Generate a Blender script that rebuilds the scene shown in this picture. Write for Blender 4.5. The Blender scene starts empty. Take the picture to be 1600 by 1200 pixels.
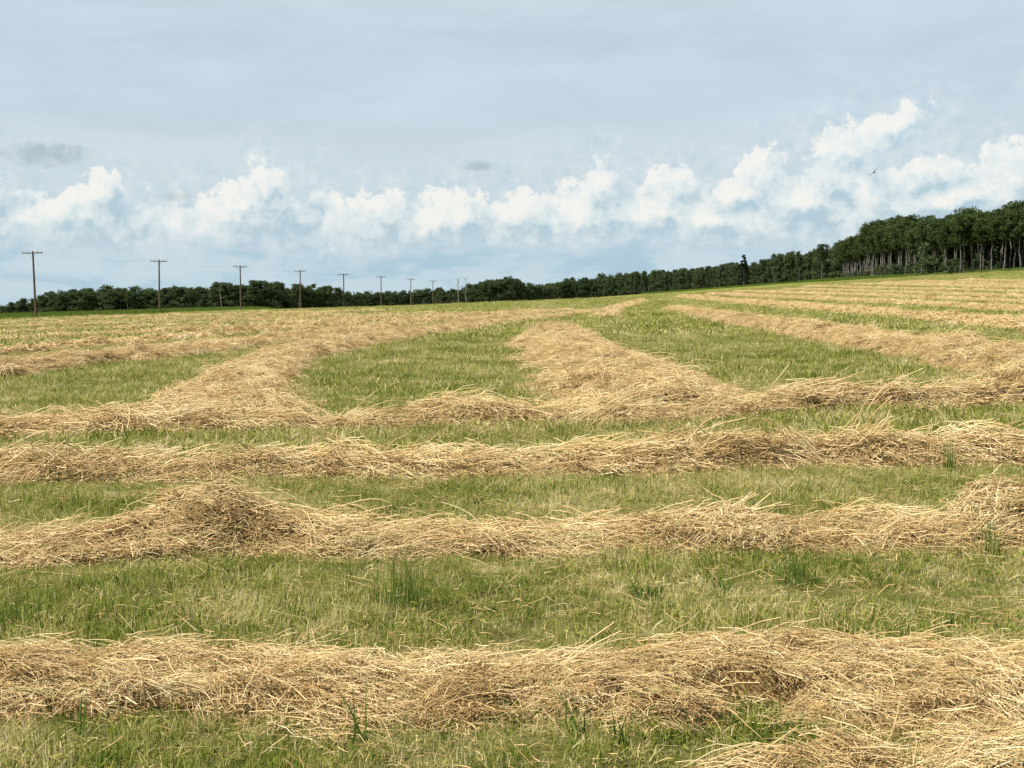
import bpy, math, random
import numpy as np
from mathutils import Vector, Matrix

S = bpy.context.scene
COL = S.collection
R = math.radians

# ------------------------------------------------------------------ camera
F, CX, CY, HZ, EYE = 2000.0, 800.0, 600.0, 440.0, 1.7     # focal in photo pixels, centre, horizon row, eye height
PITCH = math.atan((CY - HZ) / F)
cam_d = bpy.data.cameras.new('camera')
cam_d.sensor_width = 36.0
cam_d.lens = 36.0 * F / 1600.0
cam_d.clip_start = 0.1
cam_d.clip_end = 20000.0
cam = bpy.data.objects.new('camera', cam_d)
cam.location = (0, 0, EYE)
cam.rotation_euler = (math.pi / 2 - PITCH, 0, 0)
COL.objects.link(cam)
S.camera = cam

# ------------------------------------------------------------------ view settings
S.view_settings.view_transform = 'Standard'
S.view_settings.look = 'None'
S.view_settings.gamma = 1.0
S.view_settings.exposure = 0.75
S.view_settings.use_curve_mapping = False
S.cycles.use_denoising = True
S.cycles.use_adaptive_sampling = True
S.cycles.adaptive_threshold = 0.025
S.cycles.max_bounces = 4
S.cycles.diffuse_bounces = 2
S.cycles.glossy_bounces = 2
S.cycles.transmission_bounces = 3
S.cycles.transparent_max_bounces = 6
S.cycles.sample_clamp_indirect = 6.0

# ------------------------------------------------------------------ node helpers
class NT:
    def __init__(self, tree):
        self.t = tree
    def new(self, kind, **kw):
        n = self.t.nodes.new(kind)
        for k, v in kw.items():
            setattr(n, k, v)
        return n
    def put(self, sock, v):
        if hasattr(v, 'is_output'):
            self.t.links.new(v, sock)
        elif v is not None:
            sock.default_value = v
    def m(self, op, a, b=None, c=None, clamp=False):
        n = self.new('ShaderNodeMath', operation=op, use_clamp=clamp)
        self.put(n.inputs[0], a)
        if b is not None: self.put(n.inputs[1], b)
        if c is not None: self.put(n.inputs[2], c)
        return n.outputs[0]
    def step(self, v, lo, hi, a=0.0, b=1.0):
        n = self.new('ShaderNodeMapRange', interpolation_type='SMOOTHSTEP')
        self.put(n.inputs[0], v)
        for i, q in enumerate((lo, hi, a, b)):
            self.put(n.inputs[i + 1], q)
        return n.outputs[0]
    def mix(self, f, a, b):
        n = self.new('ShaderNodeMix', data_type='RGBA')
        self.put(n.inputs[0], f); self.put(n.inputs[6], a); self.put(n.inputs[7], b)
        return n.outputs[2]
    def xyz(self, x, y, z=0.0):
        n = self.new('ShaderNodeCombineXYZ')
        self.put(n.inputs[0], x); self.put(n.inputs[1], y); self.put(n.inputs[2], z)
        return n.outputs[0]
    def noise(self, vec, scale, detail=3.0, rough=0.55, dist=0.0):
        n = self.new('ShaderNodeTexNoise')
        self.put(n.inputs['Vector'], vec)
        n.inputs['Scale'].default_value = scale
        n.inputs['Detail'].default_value = detail
        n.inputs['Roughness'].default_value = rough
        n.inputs['Distortion'].default_value = dist
        return n.outputs[0]
    def ramp(self, f, stops):
        n = self.new('ShaderNodeValToRGB')
        e = n.color_ramp.elements
        while len(e) < len(stops): e.new(0.5)
        for q, (p, c) in zip(e, stops):
            q.position = p; q.color = tuple(c) + (1.0,)
        self.put(n.inputs[0], f)
        return n.outputs[0]

def lin(r, g, b):
    f = lambda c: c / 12.92 if c <= 0.04045 else ((c + 0.055) / 1.055) ** 2.4
    return tuple(f(v / 255.0) for v in (r, g, b))

# ------------------------------------------------------------------ sun + sky
SUN_EL, SUN_AZ = R(56), R(-110)            # azimuth from the view axis, negative = left
SKY_STRENGTH = 0.10
world = bpy.data.worlds.new('World')
S.world = world
world.use_nodes = True
world.cycles.sampling_method = 'MANUAL'
world.cycles.sample_map_resolution = 256
wt = world.node_tree
wt.nodes.clear()
W = NT(wt)

def sky():
    co = W.new('ShaderNodeTexCoord').outputs['Generated']
    sep = W.new('ShaderNodeSeparateXYZ'); W.put(sep.inputs[0], co)
    dx, dy, dz = sep.outputs
    az = W.m('ARCTAN2', dx, dy)
    el = W.m('ARCSINE', dz)
    # angular units of 0.05 rad: heights above the horizon run 0..4.4 in the part of the sky in view
    A = W.m('MULTIPLY', az, 20.0)
    E = W.m('MULTIPLY', el, 20.0)
    # the heap clouds of the bank: centre, half axes (photo pixels at this focal length), tilt; the bank goes on, mirrored, round the horizon
    heaps = [(8, 302, 40, 36, 0), (95, 350, 85, 26, 22), (150, 335, 55, 26, 28), (190, 308, 26, 28, 0), (40, 380, 60, 18, 0), (422, 302, 27, 34, 20), (385, 326, 62, 28, 38), (315, 356, 70, 28, 15),
             (500, 350, 48, 24, 0), (430, 372, 60, 18, 0), (592, 334, 36, 26, 20), (560, 362, 50, 20, 0), (700, 344, 74, 20, 25), (640, 374, 80, 18, 12), (812, 338, 44, 22, 0), (935, 298, 36, 36, -35),
             (915, 338, 62, 26, 0), (1048, 298, 38, 28, 0), (1030, 334, 62, 24, 0), (1182, 274, 36, 28, 20), (1150, 308, 54, 24, 25), (1110, 346, 80, 20, 0), (1302, 244, 50, 30, 20), (1372, 212, 52, 22, 28),
             (1284, 288, 40, 34, 0), (1235, 322, 62, 24, 0), (1334, 312, 24, 42, 10), (1424, 282, 46, 22, 20), (1455, 318, 46, 13, 15), (1540, 292, 48, 40, 0), (1604, 246, 36, 40, 20), (770, 376, 90, 15, 0)]
    AF = W.m('SUBTRACT', W.m('PINGPONG', W.m('ADD', A, 8.3), 16.6), 8.3)
    P = W.xyz(A, E, 0.0)
    nA = W.noise(P, 2.2, 3.0, 0.6)
    nB = W.noise(W.xyz(A, E, 7.3), 2.2, 3.0, 0.6)
    fine = W.noise(P, 5.0, 4.0, 0.6)
    vb = W.new('ShaderNodeTexVoronoi', feature='F1', voronoi_dimensions='2D', normalize=True)
    W.put(vb.inputs['Vector'], W.xyz(W.m('MULTIPLY_ADD', nA, 0.5, A), W.m('MULTIPLY_ADD', nB, 0.4, E), 0.0))
    vb.inputs['Scale'].default_value = 3.0; vb.inputs['Detail'].default_value = 3.0; vb.inputs['Roughness'].default_value = 0.6
    bil = W.m('SUBTRACT', 1.0, vb.outputs['Distance'])
    wA = W.m('MULTIPLY_ADD', W.m('SUBTRACT', nA, 0.5), 0.55, AF)
    wE = W.m('MULTIPLY_ADD', W.m('SUBTRACT', nB, 0.5), 0.42, E)
    bump = W.noise(W.xyz(W.m('MULTIPLY', A, 1.5), 3.0, 0.0), 1.0, 3.0, 0.6)
    bank_top = W.m('MULTIPLY_ADD', bump, 1.1, W.m('MULTIPLY_ADD', AF, 0.026, 0.38))      # the lower body of the bank, climbing a little to the right
    def heap_field(da, de, every):
        p = W.xyz(W.m('ADD', wA, da), W.m('ADD', wE, de), 0.0)
        best = upper = None
        for cx, cy, rx, ry, th in sorted(heaps, key=lambda h: h[1]):
            if cy > 346 and upper is None:
                upper = best                               # the light side is worked out on the upper heads only
                if not every: break
            mp = W.new('ShaderNodeMapping', vector_type='TEXTURE')
            W.put(mp.inputs['Vector'], p)
            mp.inputs['Location'].default_value = ((cx - 800) / 100.0, (440 - cy) / 100.0, 0)
            mp.inputs['Rotation'].default_value = (0, 0, R(th * (1.0 if cy < 250 else 0.55)))
            mp.inputs['Scale'].default_value = (rx / 100.0 * 1.22, ry / 100.0 * 1.36, 1)
            ln = W.new('ShaderNodeVectorMath', operation='LENGTH'); W.put(ln.inputs[0], mp.outputs[0])
            v = ln.outputs['Value']
            best = v if best is None else W.m('SMOOTH_MIN', best, v, 0.35)
        sep_ = W.m('ABSOLUTE', W.m('SUBTRACT', W.m('ADD', wE, de), bank_top))
        best = W.m('SMOOTH_MIN', best, W.m('MULTIPLY_ADD', sep_, 1.7, 0.18), 0.35)
        return W.m('SUBTRACT', 1.0, best), W.m('SUBTRACT', 1.0, W.m('MINIMUM', upper, 2.2))
    D0, U0 = heap_field(0.0, 0.0, True)
    _, U1 = heap_field(-0.10, 0.16, False)             # a little towards the sun
    # thin high overcast, streaked along the horizon
    st = W.noise(W.xyz(W.m('MULTIPLY', A, 0.16), W.m('MULTIPLY', E, 0.75), 2.0), 1.0, 3.0, 0.55, 0.4)
    st2 = W.noise(W.xyz(W.m('MULTIPLY', A, 0.5), W.m('MULTIPLY', E, 2.2), 5.0), 1.0, 4.0, 0.6, 0.6)
    high = W.ramp(W.m('DIVIDE', E, 6.0, clamp=True), [
        (0.0, lin(196, 219, 230)), (0.06, lin(186, 212, 227)), (0.2, lin(194, 216, 228)), (0.34, lin(204, 219, 228)),
        (0.46, lin(198, 215, 228)), (0.62, lin(200, 216, 227)), (0.8, lin(202, 216, 224)), (1.0, lin(204, 216, 223))])
    sv = W.m('ADD', W.m('MULTIPLY', W.m('SUBTRACT', st, 0.5), 0.36), W.m('MULTIPLY', W.m('SUBTRACT', st2, 0.5), 0.24))
    up = W.step(E, 1.2, 3.4, 0.35, 1.0)
    hs = W.new('ShaderNodeVectorMath', operation='SCALE')
    W.put(hs.inputs[0], high); W.put(hs.inputs['Scale'], W.m('MULTIPLY_ADD', sv, up, 1.0))
    col = hs.outputs[0]
    # brighter veil behind the tops
    veil = W.m('MULTIPLY', W.step(E, 0.9, 1.7), W.step(E, 2.4, 1.6))
    col = W.mix(W.m('MULTIPLY', veil, W.step(st, 0.35, 0.65, 0.1, 0.5)), col, lin(219, 226, 226) + (1,))
    white, mid, shade = lin(236, 241, 241), lin(216, 229, 233), lin(180, 205, 219)
    # hazy mottled cloud low down, broken by bluer gaps
    mot = W.noise(W.xyz(W.m('MULTIPLY', A, 0.7), W.m('MULTIPLY', E, 1.7), 1.0), 1.0, 4.0, 0.62, 0.5)
    lowm = W.m('MULTIPLY', W.step(E, 1.5, 0.7), W.step(E, -0.4, 0.1))
    col = W.mix(W.m('MULTIPLY', W.m('MULTIPLY', lowm, W.step(mot, 0.42, 0.62)), 0.75), col, lin(208, 224, 232) + (1,))
    col = W.mix(W.m('MULTIPLY', W.m('MULTIPLY', lowm, W.step(mot, 0.50, 0.36)), 0.75), col, lin(172, 203, 219) + (1,))
    d = W.m('ADD', D0, W.m('ADD', W.m('MULTIPLY', W.m('SUBTRACT', bil, 0.66), 1.1), W.m('MULTIPLY', W.m('SUBTRACT', fine, 0.5), 0.9)))
    low = W.step(W.m('MULTIPLY_ADD', W.m('SUBTRACT', mot, 0.5), 0.8, E), 0.25, 1.0)
    # soft pale body round and below the heads
    body = W.m('MULTIPLY', W.step(W.m('ADD', D0, W.m('MULTIPLY', W.m('SUBTRACT', nA, 0.5), 2.2)), -1.5, 0.1), low)
    bodyc = W.ramp(W.m('ADD', W.m('MULTIPLY', fine, 0.6), W.m('MULTIPLY', nB, 0.5)), [(0.38, lin(188, 210, 223)), (0.55, lin(207, 221, 229)), (0.7, lin(226, 234, 236))])
    col = W.mix(W.m('MULTIPLY', body, 0.72), col, bodyc)
    al = W.m('MULTIPLY', W.step(d, -0.02, 0.24), low)
    lit = W.m('ADD', W.m('MULTIPLY', W.m('SUBTRACT', U0, U1), 0.8), W.m('MULTIPLY', W.m('SUBTRACT', bil, 0.66), 1.1))
    lit = W.m('ADD', W.m('ADD', lit, 0.50), W.m('ADD', W.m('MULTIPLY', W.m('SUBTRACT', fine, 0.5), 0.9), W.m('MULTIPLY', W.m('SUBTRACT', nB, 0.5), 1.1)))
    cc = W.ramp(lit, [(0.05, shade), (0.40, mid), (0.75, white), (1.0, lin(248, 247, 241))])
    col = W.mix(W.m('MULTIPLY', al, 0.95), col, cc)
    # three small grey scud clouds
    for xa, ea, ra, rb, op in ((-6.95, 1.84, 0.82, 0.22, 0.9), (-0.52, 1.78, 0.36, 0.11, 0.9), (-5.1, 1.27, 0.36, 0.09, 0.55), (-6.0, 0.95, 0.0, 0.0, 0.0)):
        if op == 0: continue
        u = W.m('DIVIDE', W.m('SUBTRACT', A, xa), ra)
        v = W.m('DIVIDE', W.m('SUBTRACT', E, ea), rb)
        r2 = W.m('ADD', W.m('MULTIPLY', u, u), W.m('MULTIPLY', v, v))
        q = W.m('ADD', W.m('SUBTRACT', 1.0, r2), W.m('MULTIPLY', W.m('SUBTRACT', fine, 0.5), 2.6))
        col = W.mix(W.m('MULTIPLY', W.step(q, 0.05, 1.3), op), col, lin(172, 190, 199) + (1,))
    return col, E

skycol, E_ = sky()
nish = W.new('ShaderNodeTexSky', sky_type='NISHITA')
nish.sun_disc = False
nish.sun_elevation = SUN_EL
nish.sun_rotation = SUN_AZ % (2 * math.pi)
nish.air_density = 1.0; nish.dust_density = 2.0; nish.ozone_density = 1.0
sc_ = W.new('ShaderNodeVectorMath', operation='SCALE')
W.put(sc_.inputs[0], skycol); sc_.inputs['Scale'].default_value = 0.595 / SKY_STRENGTH
both = W.mix(0.93, nish.outputs[0], sc_.outputs[0])
bg = W.new('ShaderNodeBackground')
W.put(bg.inputs[0], both)
bg.inputs[1].default_value = SKY_STRENGTH
wo = W.new('ShaderNodeOutputWorld')
wt.links.new(bg.outputs[0], wo.inputs[0])

sun_d = bpy.data.lights.new('sun', 'SUN')
sun_d.energy = 5.0
sun_d.angle = R(2.0)
sun_d.color = (1.0, 0.95, 0.86)
sun = bpy.data.objects.new('sun', sun_d)
COL.objects.link(sun)
sd = Vector((math.sin(SUN_AZ) * math.cos(SUN_EL), math.cos(SUN_AZ) * math.cos(SUN_EL), math.sin(SUN_EL)))
sun.rotation_euler = sd.to_track_quat('Z', 'Y').to_euler()
sun.location = sd * 50

# ------------------------------------------------------------------ terrain
def sstep(x, a, b):
    t = np.clip((x - a) / (b - a), 0, 1)
    return t * t * (3 - 2 * t)

def vnoise(x, y, seed=0):
    x = np.asarray(x, float); y = np.asarray(y, float)
    xi = np.floor(x).astype(np.int64); yi = np.floor(y).astype(np.int64)
    fx = x - xi; fy = y - yi
    fx = fx * fx * (3 - 2 * fx); fy = fy * fy * (3 - 2 * fy)
    def h(a, b):
        n = (a * 374761393 + b * 668265263 + seed * 982451653) & 0xFFFFFFFF
        n = ((n ^ (n >> 13)) * 1274126177) & 0xFFFFFFFF
        return ((n ^ (n >> 16)) & 0xFFFF) / 65535.0
    return (h(xi, yi) * (1 - fx) + h(xi + 1, yi) * fx) * (1 - fy) + (h(xi, yi + 1) * (1 - fx) + h(xi + 1, yi + 1) * fx) * fy

def fbm(x, y, seed=0, o=4):
    s = 0; a = 0.5; t = 0
    for i in range(o):
        s = s + a * vnoise(x * 2 ** i, y * 2 ** i, seed + i); t += a; a *= 0.5
    return s / t - 0.5

def ground(x, y):
    x = np.asarray(x, float); y = np.asarray(y, float)
    yc = y
    g = 0.64 + 0.0009 * np.clip(yc, 0, 600)
    xc = np.clip(x, -1600, 1600)
    z = (-0.0119 * yc + 0.024 * xc + 0.008 * np.minimum(xc + 8, 0)) * g
    z = z + 4.3 * np.exp(-0.5 * (np.minimum(x - 108, 0) / 46.0) ** 2) * sstep(y, 30, 225)
    z = z + 0.35 * fbm(x / 38.0, y / 38.0, 5, 2) * sstep(np.hypot(x, y), 12, 60) + 0.05 * fbm(x / 2.2, y / 2.2, 9, 3)
    return z

def unproject(px, py):
    """photo pixel -> point on the terrain (for laying out rows and woods on the ground)"""
    d = Vector(((px - CX) / F, -(py - CY) / F, -1.0))
    d = cam.rotation_euler.to_matrix() @ d
    lo, t = 2.0, 2.0
    while t < 2500:
        p = d * t
        if EYE + p.z < float(ground(p.x, p.y)): break
        lo = t; t *= 1.02
    hi = t
    for _ in range(30):
        mid = 0.5 * (lo + hi); p = d * mid
        if EYE + p.z < float(ground(p.x, p.y)): hi = mid
        else: lo = mid
    p = d * hi
    return Vector((p.x, p.y, float(ground(p.x, p.y))))

def polar(px, dist):
    """bearing of a photo column at a given depth along the view axis"""
    x = (px - CX) / F * dist
    return Vector((x, dist, float(ground(x, dist))))

# ------------------------------------------------------------------ materials
def material(name, build):
    m = bpy.data.materials.new(name)
    m.use_nodes = True
    m.node_tree.nodes.clear()
    n = NT(m.node_tree)
    out = n.new('ShaderNodeOutputMaterial')
    m.node_tree.links.new(build(n), out.inputs[0])
    return m

def attr(n, name):
    return n.new('ShaderNodeAttribute', attribute_name=name).outputs['Fac']

def pos(n):
    return n.new('ShaderNodeNewGeometry').outputs['Position']

def leafy(n, col, trans=0.3, gloss=0.0, rough=0.5, tcol=None):
    d = n.new('ShaderNodeBsdfDiffuse'); n.put(d.inputs[0], col)
    t = n.new('ShaderNodeBsdfTranslucent'); n.put(t.inputs[0], tcol if tcol is not None else col)
    mx = n.new('ShaderNodeMixShader'); mx.inputs[0].default_value = trans
    n.t.links.new(d.outputs[0], mx.inputs[1]); n.t.links.new(t.outputs[0], mx.inputs[2])
    if gloss <= 0: return mx.outputs[0]
    g = n.new('ShaderNodeBsdfGlossy'); g.inputs['Roughness'].default_value = rough
    fr = n.new('ShaderNodeFresnel'); fr.inputs[0].default_value = 1.4
    m2 = n.new('ShaderNodeMixShader')
    n.put(m2.inputs[0], n.m('MULTIPLY', fr.outputs[0], gloss))
    n.t.links.new(mx.outputs[0], m2.inputs[1]); n.t.links.new(g.outputs[0], m2.inputs[2])
    return m2.outputs[0]

def dryness(n):
    p = pos(n)
    a = n.noise(p, 0.8, 5.0, 0.68)
    b = n.noise(p, 0.12, 3.0, 0.5)
    c = n.noise(p, 4.5, 3.0, 0.6)
    return n.m('ADD', n.m('MULTIPLY', a, 0.5), n.m('ADD', n.m('MULTIPLY', b, 0.25), n.m('MULTIPLY', c, 0.25)))

def b_grass(n):
    r = attr(n, 'rnd')
    f = n.m('ADD', n.m('ADD', n.m('MULTIPLY', r, 0.72), 0.19), n.m('ADD', n.m('MULTIPLY', n.m('SUBTRACT', dryness(n), 0.5), 2.7), n.m('MULTIPLY', n.m('SUBTRACT', n.new('ShaderNodeObjectInfo').outputs['Random'], 0.5), 0.55)), clamp=True)
    c = n.ramp(f, [(0.0, (.050, .100, .014)), (0.22, (.135, .185, .026)), (0.45, (.24, .262, .048)), (0.65, (.36, .34, .10)), (0.82, (.50, .43, .19)), (1.0, (.64, .55, .31))])
    return leafy(n, c, 0.38)
M_GRASS = material('grass_blade', b_grass)

def b_tall(n):
    r = attr(n, 'rnd')
    c = n.ramp(r, [(0.0, (.050, .100, .015)), (0.5, (.11, .175, .030)), (0.85, (.19, .235, .05)), (1.0, (.38, .36, .15))])
    return leafy(n, c, 0.38)
M_TALL = material('lush_grass_blade', b_tall)

def b_straw(n):
    r = attr(n, 'rnd')
    oi = n.new('ShaderNodeObjectInfo').outputs['Random']
    pn = n.noise(pos(n), 1.7, 3.0, 0.6)
    f = n.m('ADD', n.m('ADD', n.m('MULTIPLY', r, 0.82), n.m('MULTIPLY', n.m('SUBTRACT', pn, 0.5), 0.9)), n.m('MULTIPLY', n.m('SUBTRACT', oi, 0.5), 0.22), clamp=True)
    c = n.ramp(f, [(0.0, (.20, .115, .045)), (0.22, (.46, .29, .115)), (0.45, (.66, .46, .215)), (0.7, (.80, .62, .325)), (1.0, (.90, .79, .52))])
    g = n.step(n.m('FRACT', n.m('MULTIPLY', r, 37.7)), 0.9, 0.93)
    c = n.mix(n.m('MULTIPLY', g, 0.7), c, (.30, .31, .10, 1))        # some stems still green
    return leafy(n, c, 0.22, 0.25, 0.5)
M_STRAW = material('dry_straw', b_straw)

def b_mound(n):
    p = pos(n)
    a = n.noise(p, 9.0, 6.0, 0.7)
    b = n.noise(p, 60.0, 3.0, 0.7)
    f = n.m('ADD', n.m('MULTIPLY', a, 0.6), n.m('MULTIPLY', b, 0.4))
    c = n.ramp(f, [(0.3, (.13, .078, .03)), (0.46, (.34, .21, .085)), (0.6, (.54, .37, .16)), (0.75, (.70, .52, .26))])  # browns darker than the straw: shade of the gaps put into the colour
    d = n.new('ShaderNodeBsdfDiffuse'); n.put(d.inputs[0], c)
    bp = n.new('ShaderNodeBump'); bp.inputs['Strength'].default_value = 0.9; bp.inputs['Distance'].default_value = 0.03
    n.put(bp.inputs['Height'], f); n.t.links.new(bp.outputs[0], d.inputs['Normal'])
    return d.outputs[0]
M_MOUND = material('matted_hay', b_mound)

def b_ground(n):
    p = pos(n)
    a = n.noise(p, 55.0, 6.0, 0.8)
    f = n.m('ADD', n.m('MULTIPLY', a, 0.6), n.m('MULTIPLY', n.m('SUBTRACT', dryness(n), 0.3), 0.8))
    near = n.ramp(f, [(0.36, (.03, .032, .010)), (0.48, (.11, .105, .032)), (0.58, (.21, .19, .07)), (0.7, (.40, .33, .15))])
    f2 = n.m('ADD', n.m('MULTIPLY', n.noise(p, 0.5, 5.0, 0.7), 0.5), n.m('MULTIPLY', dryness(n), 0.5))
    far = n.ramp(f2, [(0.3, (.085, .105, .020)), (0.5, (.145, .155, .036)), (0.7, (.23, .215, .066))])
    sep = n.new('ShaderNodeSeparateXYZ'); n.put(sep.inputs[0], p)
    c = n.mix(n.step(sep.outputs[1], 40.0, 110.0), near, far)      # stubble close by, thicker regrowth farther out
    d = n.new('ShaderNodeBsdfDiffuse'); n.put(d.inputs[0], c)
    bp = n.new('ShaderNodeBump'); bp.inputs['Strength'].default_value = 0.7; bp.inputs['Distance'].default_value = 0.02
    n.put(bp.inputs['Height'], a); n.t.links.new(bp.outputs[0], d.inputs['Normal'])
    return d.outputs[0]
M_GROUND = material('field_soil_and_thatch', b_ground)

def b_leaf(a, b, c):
    def f(n):
        r = attr(n, 'rnd')
        oi = n.new('ShaderNodeObjectInfo').outputs['Random']
        q = n.m('ADD', n.m('MULTIPLY', r, 0.6), n.m('MULTIPLY', oi, 0.4))
        return leafy(n, n.ramp(q, [(0.0, a), (0.5, b), (1.0, c)]), 0.25)
    return f
M_ASPEN = material('aspen_leaf', b_leaf((.034, .052, .019), (.058, .082, .028), (.096, .122, .042)))
M_BUSHL = material('willow_leaf', b_leaf((.040, .060, .030), (.066, .092, .042), (.104, .132, .058)))  # greens lightened, so distance haze is put into the leaf colour
M_NEEDLE = material('spruce_needle', b_leaf((.012, .026, .014), (.020, .038, .018), (.030, .050, .022)))

def b_bark(c0, c1, sc=4.0):
    def f(n):
        k = n.noise(pos(n), sc, 4.0, 0.7)
        d = n.new('ShaderNodeBsdfDiffuse'); n.put(d.inputs[0], n.ramp(k, [(0.35, c0), (0.62, c1)]))
        return d.outputs[0]
    return f
M_ABARK = material('pale_aspen_bark', b_bark((.055, .05, .042), (.19, .18, .16), 2.0))
M_DBARK = material('dark_bark', b_bark((.05, .04, .032), (.12, .10, .08)))
M_SNAG = material('bleached_wood', b_bark((.13, .12, .105), (.26, .245, .22)))
M_POLE = material('weathered_pole_wood', b_bark((.075, .052, .040), (.16, .115, .088), 6.0))
M_POLED = material('tarred_pole_wood', b_bark((.025, .022, .020), (.055, .048, .042), 6.0))

def b_plain(c, rough=0.5):
    def f(n):
        p = n.new('ShaderNodeBsdfPrincipled')
        k = n.noise(pos(n), 12.0, 2.0)
        n.put(p.inputs['Base Color'], n.mix(k, tuple(v * .8 for v in c) + (1,), tuple(c) + (1,)))
        p.inputs['Roughness'].default_value = rough
        return p.outputs[0]
    return f
M_GLASS = material('insulator_glaze', b_plain((.22, .24, .24), 0.25))
M_WIRE = material('dull_wire', b_plain((.12, .12, .12), 0.5))
M_BIRD = material('dark_feather', b_plain((.018, .018, .02), 0.6))

# ------------------------------------------------------------------ mesh helpers
def mesh(name, V, Fq, mat=None, rnd=None, smooth=False, mats=None, midx=None):
    """V (n,3), Fq (m,k) with k the same for all faces, rnd per vertex"""
    V = np.ascontiguousarray(V, np.float32); Fq = np.ascontiguousarray(Fq, np.int32)
    me = bpy.data.meshes.new(name)
    me.vertices.add(len(V)); me.vertices.foreach_set('co', V.ravel())
    k = Fq.shape[1]
    me.loops.add(Fq.size); me.loops.foreach_set('vertex_index', Fq.ravel())
    me.polygons.add(len(Fq))
    me.polygons.foreach_set('loop_start', np.arange(0, Fq.size, k, dtype=np.int32))
    me.polygons.foreach_set('loop_total', np.full(len(Fq), k, np.int32))
    if smooth: me.polygons.foreach_set('use_smooth', np.ones(len(Fq), bool))
    if rnd is not None:
        a = me.attributes.new('rnd', 'FLOAT', 'POINT'); a.data.foreach_set('value', np.ascontiguousarray(rnd, np.float32))
    if mat: me.materials.append(mat)
    me.update(calc_edges=True)
    me.validate()
    return me

def obj(name, me, parent=None, loc=None, **props):
    o = bpy.data.objects.new(name, me)
    COL.objects.link(o)
    if parent: o.parent = parent
    if loc is not None: o.location = loc
    for k, v in props.items(): o[k] = v
    return o

def merge(parts):
    Vs, Fs, Rs, n = [], [], [], 0
    for v, f, r in parts:
        Vs.append(v); Fs.append(f + n); Rs.append(r); n += len(v)
    return np.concatenate(Vs), np.concatenate(Fs), np.concatenate(Rs)

def strands(C, rad, rnd, sides=3, flat=False):
    """C (n,k,3) centre lines, rad (n,k) radii. tubes of `sides` or flat ribbons"""
    n, k, _ = C.shape
    T = np.gradient(C, axis=1)
    T /= np.linalg.norm(T, axis=2, keepdims=True) + 1e-9
    ref = np.random.default_rng(int(n * 7 + k)).normal(size=(n, 1, 3))
    A = np.cross(T, ref); A /= np.linalg.norm(A, axis=2, keepdims=True) + 1e-9
    if flat:
        V = np.stack([C - A * rad[..., None], C + A * rad[..., None]], axis=2)
        s = 2
    else:
        B = np.cross(T, A)
        V = np.stack([C + rad[..., None] * (A * math.cos(q) + B * math.sin(q)) for q in np.arange(sides) * 2 * math.pi / sides], axis=2)
        s = sides
    idx = np.arange(n * k * s).reshape(n, k, s)
    fs = []
    for j in range(1 if flat else s):
        a = idx[:, :-1, j]; b = idx[:, :-1, (j + 1) % s]; c = idx[:, 1:, (j + 1) % s]; d = idx[:, 1:, j]
        fs.append(np.stack([a, b, c, d], axis=-1).reshape(-1, 4))
    return V.reshape(-1, 3), np.concatenate(fs), np.repeat(rnd, k * s)

def tube(pts, rads, sides=7, rnd=0.5):
    return strands(np.array(pts, float)[None], np.array(rads, float)[None], np.array([rnd]), sides)

def box(c, s, rot=0.0):
    V = np.array([[x, y, z] for x in (-1, 1) for y in (-1, 1) for z in (-1, 1)], float) * np.array(s) / 2
    if rot:
        cr, sr = math.cos(rot), math.sin(rot)
        V = V @ np.array([[cr, sr, 0], [-sr, cr, 0], [0, 0, 1]])
    Fq = np.array([[0, 1, 3, 2], [4, 6, 7, 5], [0, 4, 5, 1], [2, 3, 7, 6], [0, 2, 6, 4], [1, 5, 7, 3]])
    return V + np.array(c), Fq, np.full(8, .5)

# ------------------------------------------------------------------ scatter (geometry nodes; meshes placed on the points of a carrier)
def source(name, parts, mat):
    V, Fq, r = parts
    return bpy.data.objects.new(name, mesh(name, V, Fq, mat, r))

def scatter_group(name, sources):
    g = bpy.data.node_groups.new(name, 'GeometryNodeTree')
    g.interface.new_socket('Geometry', in_out='INPUT', socket_type='NodeSocketGeometry')
    g.interface.new_socket('Geometry', in_out='OUTPUT', socket_type='NodeSocketGeometry')
    N, L = g.nodes, g.links
    gi, go = N.new('NodeGroupInput'), N.new('NodeGroupOutput')
    join = N.new('GeometryNodeJoinGeometry')
    for s in reversed(sources):
        oi = N.new('GeometryNodeObjectInfo'); oi.inputs['Object'].default_value = s
        oi.inputs['As Instance'].default_value = False
        ti = N.new('GeometryNodeGeometryToInstance')
        L.new(oi.outputs['Geometry'], ti.inputs[0]); L.new(ti.outputs[0], join.inputs[0])
    ip = N.new('GeometryNodeInstanceOnPoints')
    ip.inputs['Pick Instance'].default_value = True
    def named(nm, dt):
        a = N.new('GeometryNodeInputNamedAttribute', ); a.data_type = dt; a.inputs[0].default_value = nm
        return a.outputs[0]
    L.new(gi.outputs[0], ip.inputs['Points'])
    L.new(join.outputs[0], ip.inputs['Instance'])
    L.new(named('vid', 'INT'), ip.inputs['Instance Index'])
    er = N.new('FunctionNodeEulerToRotation')
    L.new(named('rot', 'FLOAT_VECTOR'), er.inputs[0]); L.new(er.outputs[0], ip.inputs['Rotation'])
    L.new(named('scl', 'FLOAT_VECTOR'), ip.inputs['Scale'])
    L.new(ip.outputs[0], go.inputs[0])
    return g

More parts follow.
